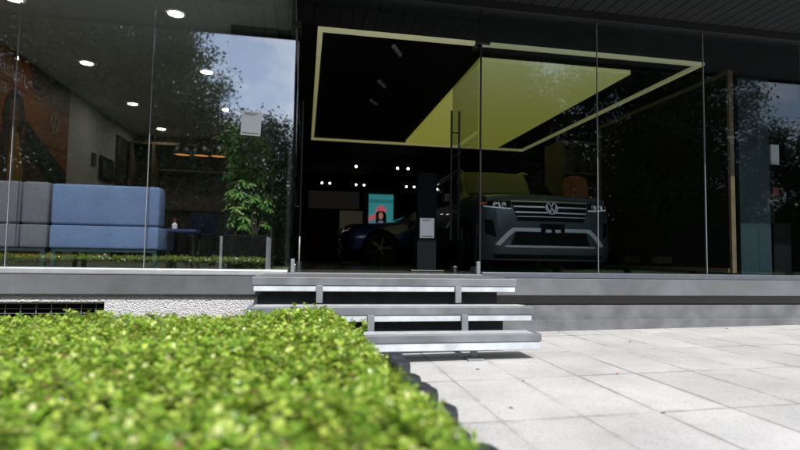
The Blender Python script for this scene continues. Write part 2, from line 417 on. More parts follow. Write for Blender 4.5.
# floor / walls / ceilings
B(-.145, 14, 5.48, 21.5, .30, .62).build('showroom_floor', 'showroom_floor', bld)
B(-9, -.15, 5.48, 21.5, .30, .615).build('lounge_floor', 'lounge_floor', bld)
B(-.15, 14, 5.61, 21.5, 3.5, 3.62).build('showroom_ceiling', 'black_ceiling', bld)
B(-4.2, -.152, 5.61, 13, 3.45, 3.62).build('lounge_ceiling', 'lounge_ceiling', bld)
B(-.15, 14, 18.2, 18.4, .62, 3.5).build('back_wall', 'black_wall', bld)
B(11.5, 11.7, 5.6, 18.2, .62, 3.5).build('side_wall', 'black_wall', bld)
B(-.372, -.17, 6.16, 18.2, .62, 3.448).build('partition_wall', 'black_wall', bld)
B(-.19, -.155, 5.47, 6.155, .62, 3.56).build('door_post', 'black_metal', bld)
B(-.9, -.3725, 6.15, 6.75, .615, 3.449).build('pier', 'slate', bld)
lwall = B(-4.05, -3.85, 5.5, 13, .615, 3.449).build('lounge_wall', 'lounge_wall', bld)
B(-3.849, -3.80, 11.45, 12.6, .615, 3.2).build('wall_panel', 'brown_panel', lwall)
bw = MB(); bw.mi = 0; bw.box(-3.85, -.373, 12.6, 12.8, 1.75, 3.449); bw.mi = 1; bw.box(-3.85, -.373, 12.6, 12.8, .615, 1.749)
bw.build('lounge_back_wall', ['back_brown', 'slate'], bld)
B(-9.2, -4.1, 5.45, 5.6, .65, 3.6).build('end_wall', 'grey_paint', bld)
B(10.3, 14, 5.45, 5.6, .65, 3.56).build('end_wall', 'black_wall', bld)
# brackets above the doors
MB().box(-.19, -.09, 5.38, 5.415, 3.15, 3.22).build('door_bracket', 'black_metal', bld, bevel=.006)
MB().box(1.80, 1.97, 5.38, 5.415, 3.16, 3.215).build('door_bracket', 'black_metal', bld, bevel=.006)

# glass doors, both standing open inwards
def door(x, hside):
    d = B(x - .006, x + .006, 5.43, 6.44, .645, 3.19).build('door', 'glass_plain', bld)
    for s in (-1, 1):
        hx = x + s * .05
        h = MB(); h.tube([(hx, 6.32, 1.02), (hx, 6.32, 2.66)], .014, 12)
        for z in (1.38, 2.38): h.tube([(x + s * .0065, 6.32, z), (hx, 6.32, z)], .009, 8)
        h.build('handle', 'black_metal', d, smooth=True)
    B(x - .02, x + .02, 5.44, 5.60, .626, .70).build('hinge', 'steel', d, bevel=.004)
    B(x - .02, x + .02, 6.28, 6.45, .626, .69).build('patch_fitting', 'steel', d, bevel=.004)
    B(x - .02, x + .02, 5.44, 5.60, 3.13, 3.2).build('top_hinge', 'black_metal', d, bevel=.004)
    B(x - .02, x + .02, 5.385, 5.425, .623, .76).build('floor_lock', 'post_grey', d, bevel=.005)
    return d
door(-.11, 1); door(1.85, -1)
B(1.866, 1.882, 5.41, 5.44, .65, 3.56).build('door_jamb', 'black_metal', bld)

# ================================================================== STEPS
st = thing('entrance_steps', 'three floating grey and white entrance steps on short metal posts', 'steps', (.7, 4.6, -.05))
def tread(x0, x1, y0, y1, zt, t1, t2, top='step_top'):
    t = B(x0, x1, y0, y1, zt - t1, zt).build('tread', 'step_grey', st, bevel=.006)
    B(x0 + .015, x1 - .012, y0 + .008, y1 - .03, zt - t1 - t2, zt - t1 - .001).build('stone_slab', 'step_white', t, bevel=.004)
    B(x0 + .05, x1 - .06, y0 + .03, y1 - .03, zt + .0005, zt + .004).build('tread_surface', top, t)
    return t
tread(-.43, 1.95, 4.60, 5.335, .608, .072, .050, 'mat_grey')
tread(-.43, 1.965, 4.27, 4.485, .385, .070, .052)
tread(-.45, 1.89, 3.95, 4.16, .202, .064, .062)
def post(x, y, z0, z1):
    B(x - .028, x + .028, y - .012, y + .012, z0, z1).build('post', 'post_grey', st, bevel=.003)
for x in (.14, 1.385): post(x, 4.592, .388, .540)
for x in (.55, 1.345): post(x, 4.262, .06, .320)
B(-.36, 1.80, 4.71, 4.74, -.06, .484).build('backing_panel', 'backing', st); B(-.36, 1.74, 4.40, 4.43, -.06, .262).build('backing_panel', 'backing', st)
for x in (.35, 1.36):
    post(x, 4.06, -.08, .075)
    B(x - .07, x + .07, 3.99, 4.13, gz(x) - .005, gz(x) + .014).build('foot_plate', 'post_grey', st, bevel=.003)

# ================================================================== HEDGE
hd = thing('clipped_hedge', 'bright green low clipped hedge with small round leaves in the foreground', 'hedge', (-2, 0, -.08))
X0, X1, Y0, Y1 = -5.2, .30, -3.2, 3.42
def xe(y): return .398 - .062 * (y - .93)
def htop(x, y):
    z = .445 + .010 * np.sin(x * 5.1 + y * 2.3) + .010 * np.sin(y * 6.7 - x * 3.1) + .006 * np.sin(x * 13 + y * 11)
    z = z + .026 * np.clip(x + .2, -2, 1)
    e = np.minimum(np.minimum(xe(y) - x, Y1 + .05 - y), .3)
    z = z - .10 * np.clip(1 - e / .16, 0, 1) ** 2
    return z
ib = MB(); nx, ny = 40, 50
vs = []
for j in range(ny + 1):
    for i in range(nx + 1):
        y = Y0 + (Y1 - .04 - Y0) * j / ny; x = X0 + (float(xe(y)) - .08 - X0) * i / nx; y = Y0 + (Y1 - .04 - Y0) * j / ny
        vs.append((x, y, float(htop(x, y)) - .075))
fs = [(j * (nx + 1) + i, j * (nx + 1) + i + 1, (j + 1) * (nx + 1) + i + 1, (j + 1) * (nx + 1) + i) for j in range(ny) for i in range(nx)]
rim = [i for i in range(nx + 1)] + [j * (nx + 1) + nx for j in range(1, ny + 1)] + [ny * (nx + 1) + i for i in range(nx - 1, -1, -1)] + [j * (nx + 1) for j in range(ny - 1, 0, -1)]
o = len(vs); vs += [(vs[k][0], vs[k][1], -.1) for k in rim]
fs += [(rim[k], o + k, o + (k + 1) % len(rim), rim[(k + 1) % len(rim)]) for k in range(len(rim))]
ib.add(vs, fs).build('stems', 'twig', hd)

def hedge_shoots():
    out = []
    def top(n, xa, xb, ya, yb):
        y = rng.uniform(ya, yb, n); x = xa + (np.where(xb > 0, xe(y), xb) - xa) * rng.uniform(0, 1, n)
        z = htop(x, y) + rng.normal(0, .013, n) - rng.exponential(.022, n) - .032 * np.clip(np.sin(x * 37 + np.sin(y * 23) * 2) * np.sin(y * 41 + np.sin(x * 29) * 2) - .25, 0, 1)
        A = np.stack([rng.normal(0, .28, n), rng.normal(0, .28, n), np.ones(n)], 1)
        # lean outward near the rounded edges
        ex = np.clip(1 - (xe(y) - x) / .14, 0, 1); ey = np.clip(1 - (Y1 + .05 - y) / .14, 0, 1)
        A[:, 0] += ex * 1.0; A[:, 1] += ey * 1.0
        out.append((np.stack([x, y, z], 1), A))
    top(12000, -2.3, X1 + .05, .75, Y1 + .05)
    top(3200, X0, -2.3, .3, Y1 + .05)
    top(2600, X0, X1 + .05, Y0, .75)
    n = 2600   # right side
    y = rng.uniform(Y0, Y1, n); z = rng.uniform(-.02, .38, n)
    x = xe(y) - .01 + (.42 - z) * .28 + rng.normal(0, .015, n)
    out.append((np.stack([x, y, z], 1), np.stack([np.ones(n), rng.normal(0, .4, n), .5 + rng.normal(0, .4, n)], 1)))
    n = 2200   # side towards the facade
    x = rng.uniform(X0, X1 + .1, n); z = rng.uniform(-.02, .38, n); y = Y1 + .02 + (.42 - z) * .12 + rng.normal(0, .015, n)
    out.append((np.stack([x, y, z], 1), np.stack([rng.normal(0, .4, n), np.ones(n), .5 + rng.normal(0, .4, n)], 1)))
    return np.concatenate([a for a, _ in out]), unit(np.concatenate([b for _, b in out]))
P, A = hedge_shoots()
LP, LD, LU, LL, LW = [], [], [], [], []
n = len(P)
ref = np.where(np.abs(A[:, 2:3]) < .9, np.array([[0, 0, 1.]]), np.array([[1., 0, 0]]))
S = unit(np.cross(A, ref)); T = np.cross(S, A)
ph = rng.uniform(0, 6.28, n); shoot_size = rng.uniform(.75, 1.2, n)
for k in range(7):
    q = (ph + k * 2.4)[:, None]
    lift = .25 + .11 * k + rng.normal(0, .12, n)
    d = (S * np.cos(q) + T * np.sin(q)) + A * lift[:, None]
    LP.append(P + A * (.0045 * k - .016)); LD.append(d); LU.append(A)
    size = rng.uniform(.6, 1.25, n) * shoot_size * (1.15 - .075 * k)
    LL.append(.0262 * size); LW.append(.0098 * size)
V, q = leaves(np.concatenate(LP), np.concatenate(LD), np.concatenate(LU), np.concatenate(LL), np.concatenate(LW), .35, .2)
fast_mesh('foliage', V, q, 'hedge_leaf', hd)

# a second low hedge at the roadside, seen mirrored along the foot of the lounge glass
h2 = thing('roadside_hedge', 'low green roadside hedge mirrored along the foot of the lounge glass', 'hedge', (-8, -6.5, -.08))
B(-24, -1.2, -6.85, -6.15, -.1, .56).build('stems', 'twig', h2)
n = 16000
P = np.stack([rng.uniform(-24, -1.2, n), rng.uniform(-6.9, -6.1, n), .62 + rng.normal(0, .03, n)], 1)
f_ = rng.uniform(0, 1, n) < .5; P[f_, 1] = -6.1 + rng.normal(0, .025, f_.sum()); P[f_, 2] = rng.uniform(-.05, .62, f_.sum())
V, q = leaves(P, rng.normal(0, 1, (n, 3)) + np.array([0, .4, .5]), np.tile(np.array([[0, 0, 1.]]), (n, 1)) + rng.normal(0, .3, (n, 3)), rng.uniform(.05, .09, n), rng.uniform(.018, .03, n), .3, .2)
fast_mesh('foliage', V, q, 'hedge_leaf', h2)

V, q = FALLEN()
o = fast_mesh('fallen_leaves', V, q, 'dry_leaf'); tag(o, kind='stuff')
# scalloped black edging along the bed
ed = thing('garden_edging', 'black scalloped log edging between the hedge and the pale paving', 'garden edging', (.6, 2, -.07))
y = -3.0; k = 0
B(.56, .61, -3.05, 3.6, -.12, .09).build('strip', 'edging_black', ed, bevel=.01)
while y < 3.6:
    r_ = .068 + .006 * math.sin(k * 2.1); zt = .168 + .015 * math.sin(k * 1.7) + .01 * math.sin(k * 4.4); x = .588 + .012 * math.sin(k * 2.9)
    m = MB(); m.lathe([(0.0, zt), (r_ * .62, zt - .003), (r_ * .92, zt - .014), (r_, zt - .034), (r_, -.12)], (x, y, 0), 18)
    m.build('log', 'edging_black', ed, smooth=True)
    y += .235 + .03 * math.sin(k * 1.3); k += 1

# ================================================================== LOUNGE
def cushion(mb, x0, x1, y0, y1, z0, z1): mb.box(x0, x1, y0, y1, z0, z1)
def sofa(label, x0, x1, fab, seams, ztop):
    s = thing('sofa', label, 'sofa', ((x0 + x1) / 2, 6.1, .615))
    xs = [x0] + seams + [x1]
    for a, b in zip(xs[:-1], xs[1:]):
        B(a + .004, b - .004, 5.70, 5.95, 1.066, ztop).build('backrest', fab, s, bevel=.03, smooth=True, seg=3)
        B(a + .004, b - .004, 5.70, 6.55, .832, 1.06).build('seat', fab, s, bevel=.02, smooth=True, seg=3)
    f = MB(); f.box(x0 + .02, x1 - .02, 5.72, 6.5, .795, .828)
    f.build('frame', 'teal_metal', s)
    for xx in (x0 + .02, x1 - .06):
        for yy in (5.72, 6.46): B(xx, xx + .04, yy, yy + .04, .615, .7945).build('leg', 'teal_metal', s)
    return s
sofa('light blue upholstered sofa back against the lounge window', -2.49, -1.47, 'blue_fabric', [], 1.475)
sofa('grey upholstered sofa back beside the blue one', -4.0, -2.505, 'grey_fabric', [-2.755], 1.485)

# table lamp / bottle on the lounge side table
bt = thing('bottle', 'small red capped white bottle beside the blue sofa', 'bottle', (-1.40, 6.05, 1.06))
MB().lathe([(0, 1.062), (.028, 1.062), (.03, 1.09), (.03, 1.11), (.012, 1.13), (.012, 1.14), (0, 1.14)], (-1.40, 6.05, 0), 16).build('body', 'paper', bt, smooth=True)
MB().lathe([(0, 1.1405), (.022, 1.1405), (.024, 1.175), (0, 1.18)], (-1.40, 6.05, 0), 16).build('cap', 'red', bt, smooth=True)
sd = thing('side_table', 'dark side table standing beside the blue sofa', 'table', (-1.32, 6.1, .615))
B(-1.462, -1.16, 5.95, 6.3, 1.03, 1.06).build('table_top', 'navy_fabric', sd, bevel=.004)
for xx in (-1.45, -1.2):
    for yy in (5.96, 6.26): B(xx, xx + .03, yy, yy + .03, .615, 1.0295).build('leg', 'black_metal', sd)
# small dark chairs behind
def chair(x, y, label):
    c = thing('lounge_chair', label, 'chair', (x, y, .615), 'dark chairs at the lounge counter')
    B(x - .2, x + .2, y - .2, y + .2, 1.04, 1.09).build('seat', 'navy_fabric', c, bevel=.015)
    B(x - .2, x + .2, y + .17, y + .2, 1.12, 1.42).build('backrest', 'navy_fabric', c, bevel=.012)
    for sx in (-.18, .15):
        for sy in (-.18, .15): B(x + sx, x + sx + .03, y + sy, y + sy + .03, .615, 1.0395).build('leg', 'black_metal', c)
chair(-1.55, 8.4, 'dark lounge chair next to the blue sofa end'); chair(-1.0, 8.3, 'dark lounge chair half hidden behind the potted plant')

# counter with shelf
ct = thing('lounge_counter', 'dark counter below the pendant lamps at the lounge back wall', 'counter', (-2, 11, .615))
B(-3.2, -1.0, 10.9, 11.4, .615, 1.62).build('cabinet', 'slate', ct); B(-3.25, -.95, 10.85, 11.45, 1.621, 1.66).build('counter_top', 'brown_panel', ct, bevel=.004)
sh = B(-3.5, -.9, 12.3, 12.597, 2.62, 2.66).build('wall_shelf', 'wood_shaded'); tag(sh, 'long dark shelf on the brown lounge back wall', 'shelf')
fr = thing('cabinet_frame', 'tall dark timber shelf frame in the lounge back corner', 'shelf unit', (-3.5, 12.2, .615))
for xx in (-3.75, -3.3): B(xx, xx + .05, 12.0, 12.55, .616, 3.15).build('upright', 'wood_shaded', fr)
B(-3.75, -1.0, 12.0, 12.55, 3.151, 3.2).build('top_rail', 'wood_shaded', fr)
for z in (1.4, 2.0): B(-3.699, -3.301, 12.0, 12.55, z, z + .03).build('shelf', 'wood_shaded', fr)

# pendants
def pendant(label, x):
    p = thing('pendant_lamp', label, 'pendant lamp', (x, 10, 2.56), 'dome pendants over the lounge counter')
    MB().lathe([(.02, 2.80), (.05, 2.79), (.11, 2.74), (.155, 2.66), (.165, 2.58), (.16, 2.58), (.15, 2.66), (.105, 2.73), (.02, 2.775)], (x, 10, 0), 24).build('lamp_shade', 'lamp_black', p, smooth=True)
    MB().lathe([(0, 2.615), (.12, 2.612), (.147, 2.60)], (x, 10, 0), 24).build('bulb', 'lamp_inside', p)
    MB().tube([(x, 10, 2.80), (x, 10, 3.449)], .006, 6).build('cord', 'lamp_black', p)
pendant('dome pendant lamp farthest from the potted plant', -2.23)
pendant('dome pendant lamp in the middle of the row of three', -1.90)
pendant('dome pendant lamp half hidden by the potted plant', -1.61)

# downlights
NTH = ['nearest the glass', 'second from the glass', 'third from the glass', 'farthest from the glass']
for cx, nm in ((-1.47, 'plant side'), (-3.08, 'mural side')):
    for k, cy in enumerate((6.0, 7.88, 9.9, 11.8)):
        t = thing('ceiling_light', f'round recessed ceiling light in the {nm} row, {NTH[k]}', 'ceiling light', (cx, cy, 3.449), 'round recessed lights in the lounge ceiling')
        MB().lathe([(.095, 3.449), (.095, 3.443), (.082, 3.441), (.08, 3.446)], (cx, cy, 0), 28).build('trim_ring', 'trim_white', t, smooth=True)
        MB().lathe([(0.001, 3.4445), (.0798, 3.4445)], (cx, cy, 0), 28).build('diffuser', 'downlight', t)

# wall pieces on the left lounge wall
def onwall(d): return lambda u, v, dd: (-3.849 + dd, u, v)
F = lambda u, v, d: (-3.849 + d, u, v)
mu = thing('wall_mural', 'orange wall mural of a smiling person in dark jacket', 'mural', (-3.849, 7.5, 1.6))
B(-3.849, -3.83, 5.6, 9.25, .7, 3.43).build('board', 'orange_board', mu)
ln = MB()
for yy in (6.4, 7.05, 7.55, 8.0, 8.4, 8.8): ln.prism([(yy, 2.98 + (9.25 - yy) * .04), (yy + .014, 2.98), (yy + .014, 3.425), (yy, 3.425)], F, .0195, .021)
for z0, z1 in ((2.98, 2.96), (2.38, 2.36)): ln.prism([(5.6, z0), (9.25, z1), (9.25, z1 + .012), (5.6, z0 + .012)], F, .0213, .0225)
ln.build('board_joints', 'orange_dark', mu)
pp = MB()
pp.prism([(8.05, 3.02), (9.25, 2.98), (9.25, 3.425), (8.05, 3.425)], F, .0192, .0194)
pp.build('dark_corner', 'orange_dark', mu)
hp = MB(); hp.prism([(7.92, 2.60), (8.6, 2.30), (9.25, 2.05), (9.25, .8), (7.9, .8)], F, .0228, .0235); hp.build('dark_ground', 'poster_cloth', mu)  # dark printed field behind the figure
def ell(cy, cz, ry, rz, n=28, a0=0, a1=2 * math.pi): return [(cy + ry * math.cos(a0 + (a1 - a0) * k / n), cz + rz * math.sin(a0 + (a1 - a0) * k / n)) for k in range(n)]
fig = MB(); fig.prism([(7.42, 2.30), (7.38, 2.55), (7.44, 2.78), (7.56, 2.90), (7.70, 2.93), (7.84, 2.84), (7.90, 2.66), (7.87, 2.45), (7.80, 2.34), (7.6, 2.28)], F, .0238, .025)
fig.build('figure_hair', 'poster_hair', mu)
fg = MB(); fg.prism(ell(7.63, 2.64, .125, .175), F, .0252, .026); fg.prism([(7.57, 2.34), (7.72, 2.34), (7.71, 2.52), (7.58, 2.52)], F, .0252, .0258); fg.build('figure_face', 'poster_skin', mu)
fc = MB(); fc.prism(ell(7.575, 2.68, .018, .008, 10), F, .0262, .0266); fc.prism(ell(7.68, 2.68, .018, .008, 10), F, .0262, .0266); fc.build('figure_eyes', 'poster_hair', mu)
fm = MB(); fm.prism([(7.58, 2.565), (7.62, 2.545), (7.67, 2.555), (7.70, 2.575), (7.66, 2.57), (7.62, 2.566)], F, .0262, .0266); fm.build('figure_mouth', 'poster_white', mu)
ft = MB(); ft.prism([(7.10, 1.6), (7.16, 2.1), (7.30, 2.3), (7.52, 2.40), (7.80, 2.40), (8.0, 2.3), (8.25, 2.05), (8.7, 1.78), (8.85, 1.5), (8.8, .8), (7.1, .8)], F, .0236, .0245); ft.build('figure_jacket', 'poster_coat', mu)
fy = MB(); fy.prism([(7.56, 2.38), (7.76, 2.38), (7.92, 1.9), (7.9, .8), (7.5, .8)], F, .0247, .0255); fy.build('figure_shirt', 'poster_mustard', mu)
def text(body, size, loc, rot, m, parent, name, ext=.0008):
    c = bpy.data.curves.new(name, 'FONT'); c.body = body; c.size = size; c.extrude = ext
    c.materials.append(MATS[m]); tmp = bpy.data.objects.new('lettering_curve', c); COL.objects.link(tmp)
    bpy.context.view_layer.update()
    me = bpy.data.meshes.new_from_object(tmp.evaluated_get(bpy.context.evaluated_depsgraph_get()))
    bpy.data.objects.remove(tmp); bpy.data.curves.remove(c)
    t = bpy.data.objects.new(name, me); COL.objects.link(t)
    t.location = Vector(loc) - (world_loc(parent) if parent else Vector()); t.rotation_euler = rot
    if parent: t.parent = parent
    return t
text('la pasión', .29, (-3.8285, 6.86, 3.06), (R(90), 0, R(90)), 'poster_white', mu, 'lettering')
text('ía', .26, (-3.8285, 7.28, 2.83), (R(90), 0, R(90)), 'poster_white', mu, 'lettering')
def vw(mb, fn, cy, cz, r, d0, d1, th=.11):
    """round emblem: ring with a V over a W"""
    n = 40
    outer = [(cy + r * math.cos(2 * math.pi * k / n), cz + r * math.sin(2 * math.pi * k / n)) for k in range(n)]
    for k in range(n):
        a, b = outer[k], outer[(k + 1) % n]; s = 1 - th
        mb.prism([a, b, (cy + (b[0] - cy) * s, cz + (b[1] - cz) * s), (cy + (a[0] - cy) * s, cz + (a[1] - cz) * s)], fn, d0, d1)
    def bar(p, q_, wd):
        p = (cy + p[0] * r, cz + p[1] * r); q_ = (cy + q_[0] * r, cz + q_[1] * r)
        dx, dz = q_[0] - p[0], q_[1] - p[1]; l = math.hypot(dx, dz); nx_, nz_ = -dz / l * wd * r / 2, dx / l * wd * r / 2
        mb.prism([(p[0] + nx_, p[1] + nz_), (q_[0] + nx_, q_[1] + nz_), (q_[0] - nx_, q_[1] - nz_), (p[0] - nx_, p[1] - nz_)], fn, d0, d1)
    bar((-.36, .84), (0, .12), .15); bar((.36, .84), (0, .12), .15)
    bar((-.80, .38), (-.36, -.74), .15); bar((-.36, -.74), (0, .02), .15); bar((0, .02), (.36, -.74), .15); bar((.36, -.74), (.80, .38), .15)
em = MB(); vw(em, F, 8.78, 2.78, .16, .0215, .0245, .1); em.build('emblem', 'poster_white', mu)

th_ = B(-3.849, -3.82, 10.26, 10.42, 2.38, 2.60).build('wall_switch', 'slate'); tag(th_, 'small dark wall switch plate left of the black framed picture', 'switch')
pc = thing('framed_picture', 'small black framed picture on the pale lounge wall', 'picture', (-3.849, 10.95, 2.2))
B(-3.849, -3.81, 10.62, 11.3, 2.17, 2.62).build('frame', 'black_metal', pc); B(-3.809, -3.806, 10.70, 11.22, 2.23, 2.56).build('picture', 'slate', pc)
orn = thing('wall_ornament', 'thin white rounded outline ornament on the pale lounge wall', 'wall ornament', (-3.849, 10.6, 2.8))
rr = [(10.64 + .2 * math.cos(a) , 2.94 + (.12 if math.sin(a) > 0 else -.12) + .13 * math.sin(a)) for a in [2 * math.pi * k / 40 for k in range(40)]]
tb = MB(); tb.tube([(-3.84, y_, z_) for y_, z_ in rr + rr[:1]], .006, 6, cap=False); tb.build('outline', 'trim_white', orn)

# notices
def notice(name, label, x0, x1, yf, z0, z1, tilt, cat='notice'):
    t = thing(name, label, cat, ((x0 + x1) / 2, yf, (z0 + z1) / 2))
    B(x0, x1, yf - .002, yf, z0, z1).build('sheet', 'paper', t)
    h = z1 - z0
    m = MB(); m.box(x0 + .02, x1 - .02, yf - .0032, yf - .0022, z0 + h * .075, z0 + h * .11)
    for k_ in range(3): m.box(x0 + .03, x1 - .03 - .02 * k_, yf - .0032, yf - .0022, z1 - h * (.075 + .04 * k_), z1 - h * (.06 + .04 * k_))
    m.build('printed_line', 'ink', t)
    t.rotation_euler = (0, R(tilt), 0); return t
notice('window_notice', 'white paper notice stuck on the lounge glass above the potted plant', -.66, -.465, 5.415, 2.0, 2.245, 2.0)

# potted plant
pl = thing('potted_plant', 'tall bushy umbrella plant in a black planter on pale legs', 'plant', (-.62, 5.95, .615))
MB().box(-.845, -.40, 5.74, 6.14, .70, 1.0).build('pot', 'pot_black', pl, bevel=.01)
B(-.83, -.415, 5.755, 6.125, .985, 1.003).build('soil', 'soil', pl)
for xx in (-.872, -.398):
    for yy in (5.73, 6.12): B(xx, xx + .026, yy, yy + .026, .616, .985).build('stand_leg', 'aluminium', pl)
LP, LD, LU, LL, LW = [], [], [], [], []
stems = MB()
for sidx in range(17):
    bx, by = -.62 + random.uniform(-.12, .12), 5.93 + random.uniform(-.1, .1)
    h = random.choice([.45, .6, .8, 1.0, 1.15, 1.25, 1.2, .95])
    tx = bx + random.uniform(-.13, .13) - .17 * (h / 1.2) ** 1.5 + .08; ty = by + random.uniform(-.12, .12)
    pts = [Vector((bx, by, 1.0)), Vector((bx * .6 + tx * .4 + random.uniform(-.03, .03), by, 1.0 + h * .5)), Vector((tx, ty, 1.0 + h))]
    stems.tube(pts, [.012, .009, .005], 6)
    nb = int(8 + h * 15)
    for k in range(nb):
        t = (.18 if h < .7 else .28) + (.85 if h < .7 else .74) * k / nb
        p = pts[0].lerp(pts[1], t * 2) if t < .5 else pts[1].lerp(pts[2], t * 2 - 1)
        a = random.uniform(0, 6.28); rl = random.uniform(.05, .125) * (1.15 - .3 * t)
        e = p + Vector((math.cos(a) * rl, math.sin(a) * rl * .9, random.uniform(.0, .09)))
        e.x = min(e.x, -.36); e.y = min(max(e.y, 5.62), 6.13)
        stems.tube([p, e], .003, 4, cap=False)
        ax = Vector((math.cos(a) * .5, math.sin(a) * .5 - .35, .75)).normalized()
        s = ax.cross(Vector((.1, .3, 1))).normalized(); t2 = s.cross(ax)
        nl = random.randint(7, 9)
        for j in range(nl):
            q_ = 6.283 * j / nl + random.uniform(-.2, .2)
            d = (s * math.cos(q_) + t2 * math.sin(q_)) + ax * random.uniform(-.55, .1)
            l = random.uniform(.06, .10)
            LP.append(e); LD.append(d); LU.append(ax); LL.append(l); LW.append(l * .165)
stems.build('stem', 'bark', pl)
V, q = leaves(np.array(LP), np.array(LD), np.array(LU), np.array(LL), np.array(LW), .3, .15)
fast_mesh('foliage', V, q, 'plant_leaf', pl)

# ================================================================== SHOWROOM
to = thing('totem_display', 'slim black totem standing in the open doorway', 'totem', (1.4, 5.95, .62))
B(1.36, 1.60, 6.25, 6.35, .64, 1.84).build('body', 'totem_black', to, bevel=.006); B(1.27, 1.685, 6.18, 6.46, .621, .6395).build('base', 'black_metal', to, bevel=.004)
notice('totem_notice', 'white paper notice fixed to the slim black totem', 1.39, 1.57, 6.248, 1.033, 1.277, 0)

ls = thing('light_frame', 'large rectangular yellow light frame hung from the black ceiling', 'light frame', (2.7, 9, 3.49))
x0, x1, y0, y1 = .09, 5.28, 6.09, 12.1
for a in ((x0, x1, y0, y0 + .06), (x0, x1, y1 - .07, y1), (x0, x0 + .06, y0 + .061, y1 - .071), (x1 - .06, x1, y0 + .061, y1 - .071)):
    B(*a, 3.455, 3.498).build('strip', 'yellow_strip', ls)
yp = B(2.26, 4.50, 6.58, 11.8, 3.44, 3.498).build('ceiling_panel', 'yellow_panel'); tag(yp, 'broad yellow luminous ceiling panel inside the light frame', 'ceiling panel')

# spotlights on the dark ceiling
SP = [(1.32, 13.9, 'single bright spotlight above the teal screen side'), (2.45, 13.9, 'first of the paired bright spotlights right of the screen'), (2.74, 13.9, 'second of the paired bright spotlights right of the screen'),
      (.53, 17.4, 'distant small spotlight at far end above grey band'), (.79, 17.4, 'distant small spotlight second from end above grey band'), (1.67, 17.5, 'distant small spotlight left of pair above the screen'),
      (1.94, 17.5, 'distant small spotlight right of pair above the screen'), (3.40, 17.5, 'distant small spotlight above the blue car roof'), (3.67, 17.5, 'distant small spotlight beside the black totem top')]
for x, y, lab in SP:
    t = thing('spotlight', lab, 'spotlight', (x, y, 3.2), 'small bright spotlights on the showroom ceiling')
    d = Vector((-.15, -.75, -.5)).normalized()
    c = Vector((x, y, 3.22))
    MB().tube([c - d * .07, c + d * .05], .045, 12).build('housing', 'black_metal', t)
    MB().tube([c + d * .0505, c + d * .055], .028 if y < 15 else .026, 12).build('lens', 'spot_glow', t)
    MB().tube([c, (x, y, 3.4995)], .008, 6).build('stem', 'black_metal', t)

for x, y, lab in ((1.02, 6.2, 'unlit grey tube spotlight nearest the street inside the light frame'), (1.02, 7.51, 'unlit grey tube spotlight in the middle of three on the black ceiling'), (1.02, 8.47, 'unlit grey tube spotlight deepest of three on the black ceiling')):
    t = thing('tube_spotlight', lab, 'spotlight', (x, y, 3.4), 'unlit tube spotlights on the black ceiling')
    MB().tube([(x, y, 3.38), (x + .14, y + .34, 3.42)], .028, 12).build('housing', 'post_grey', t, smooth=True)
    MB().tube([(x + .07, y + .17, 3.40), (x + .07, y + .17, 3.4995)], .01, 8).build('stem', 'black_metal', t)
# backdrop pieces at the far wall
def flat(name, label, cat, x0, x1, z0, z1, y, m): return tag(B(x0, x1, y, y + .03, z0, z1).build(name, m), label, cat)
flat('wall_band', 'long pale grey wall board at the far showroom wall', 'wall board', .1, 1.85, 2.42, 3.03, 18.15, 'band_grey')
mp_ = thing('back_mural', 'dark red and teal mural at the far showroom end', 'mural', (.75, 18.15, .8))
B(.1, 1.12, 18.15, 18.18, .8, 2.38).build('board', 'mural_dark', mp_)
FY = lambda u, v, d: (u, 18.15 - d, v)
m = MB(); m.prism([(.2, 1.2), (.35, 2.2), (.55, 2.25), (.5, 1.7), (.75, 1.9), (.95, 2.35), (1.08, 2.3), (.8, 1.5), (.6, 1.1)], FY, .001, .004); m.build('red_shape', 'mural_red', mp_)
m = MB(); m.prism([(.75, .95), (1.1, 1.0), (1.1, 1.9), (.9, 1.6)], FY, .005, .008); m.build('teal_shape', 'mural_teal', mp_)
flat('glow_board', 'dim olive glowing board between mural and screen', 'board', 1.18, 1.98, 1.1, 2.36, 18.14, 'glow_panel')
scn = thing('advert_screen', 'lit teal advert screen of a person in a pink hat', 'screen', (2.3, 16, 1.2))
B(1.86, 2.78, 16.03, 16.12, 1.15, 2.80).build('frame', 'black_metal', scn)
B(1.93, 2.70, 16.0, 16.029, 1.25, 2.72).build('display', 'screen_teal', scn)
FS = lambda u, v, d: (u, 16.0 - d, v)
for nm, poly, mm, d in (('backdrop_band', [(1.93, 2.45), (2.70, 2.45), (2.70, 2.56), (1.93, 2.56)], 'screen_teal_dark', .002),
                        ('pink_sleeve', [(1.935, 2.04), (2.15, 2.12), (2.2, 1.98), (1.935, 1.86)], 'screen_pink', .003),
                        ('jacket', [(2.02, 1.26), (2.06, 1.75), (2.2, 1.95), (2.42, 1.95), (2.55, 1.72), (2.58, 1.26)], 'screen_blue', .004),
                        ('shirt', [(2.16, 1.26), (2.22, 1.8), (2.38, 1.8), (2.42, 1.26)], 'screen_white', .006),
                        ('hair', [(2.16, 1.6), (2.15, 2.1), (2.22, 2.25), (2.4, 2.25), (2.48, 2.1), (2.50, 1.55), (2.42, 1.6), (2.38, 1.9), (2.24, 1.9)], 'screen_hair', .008),
                        ('face', ell(2.31, 2.05, .07, .11), 'screen_skin', .010),
                        ('hat', [(2.13, 2.14), (2.17, 2.3), (2.27, 2.38), (2.38, 2.37), (2.47, 2.28), (2.49, 2.15), (2.38, 2.2), (2.25, 2.2)], 'screen_pink', .012)):
    m = MB(); m.prism(poly, FS, d - .001, d); m.build(nm, mm, scn)
shf = thing('dark_shelf', 'dark shelf unit behind the blue car roof', 'shelf unit', (3.2, 17, .62))
for z in (1.6, 2.1, 2.6): B(2.95, 4.3, 16.8, 17.2, z, z + .03).build('shelf', 'wood_shaded', shf)
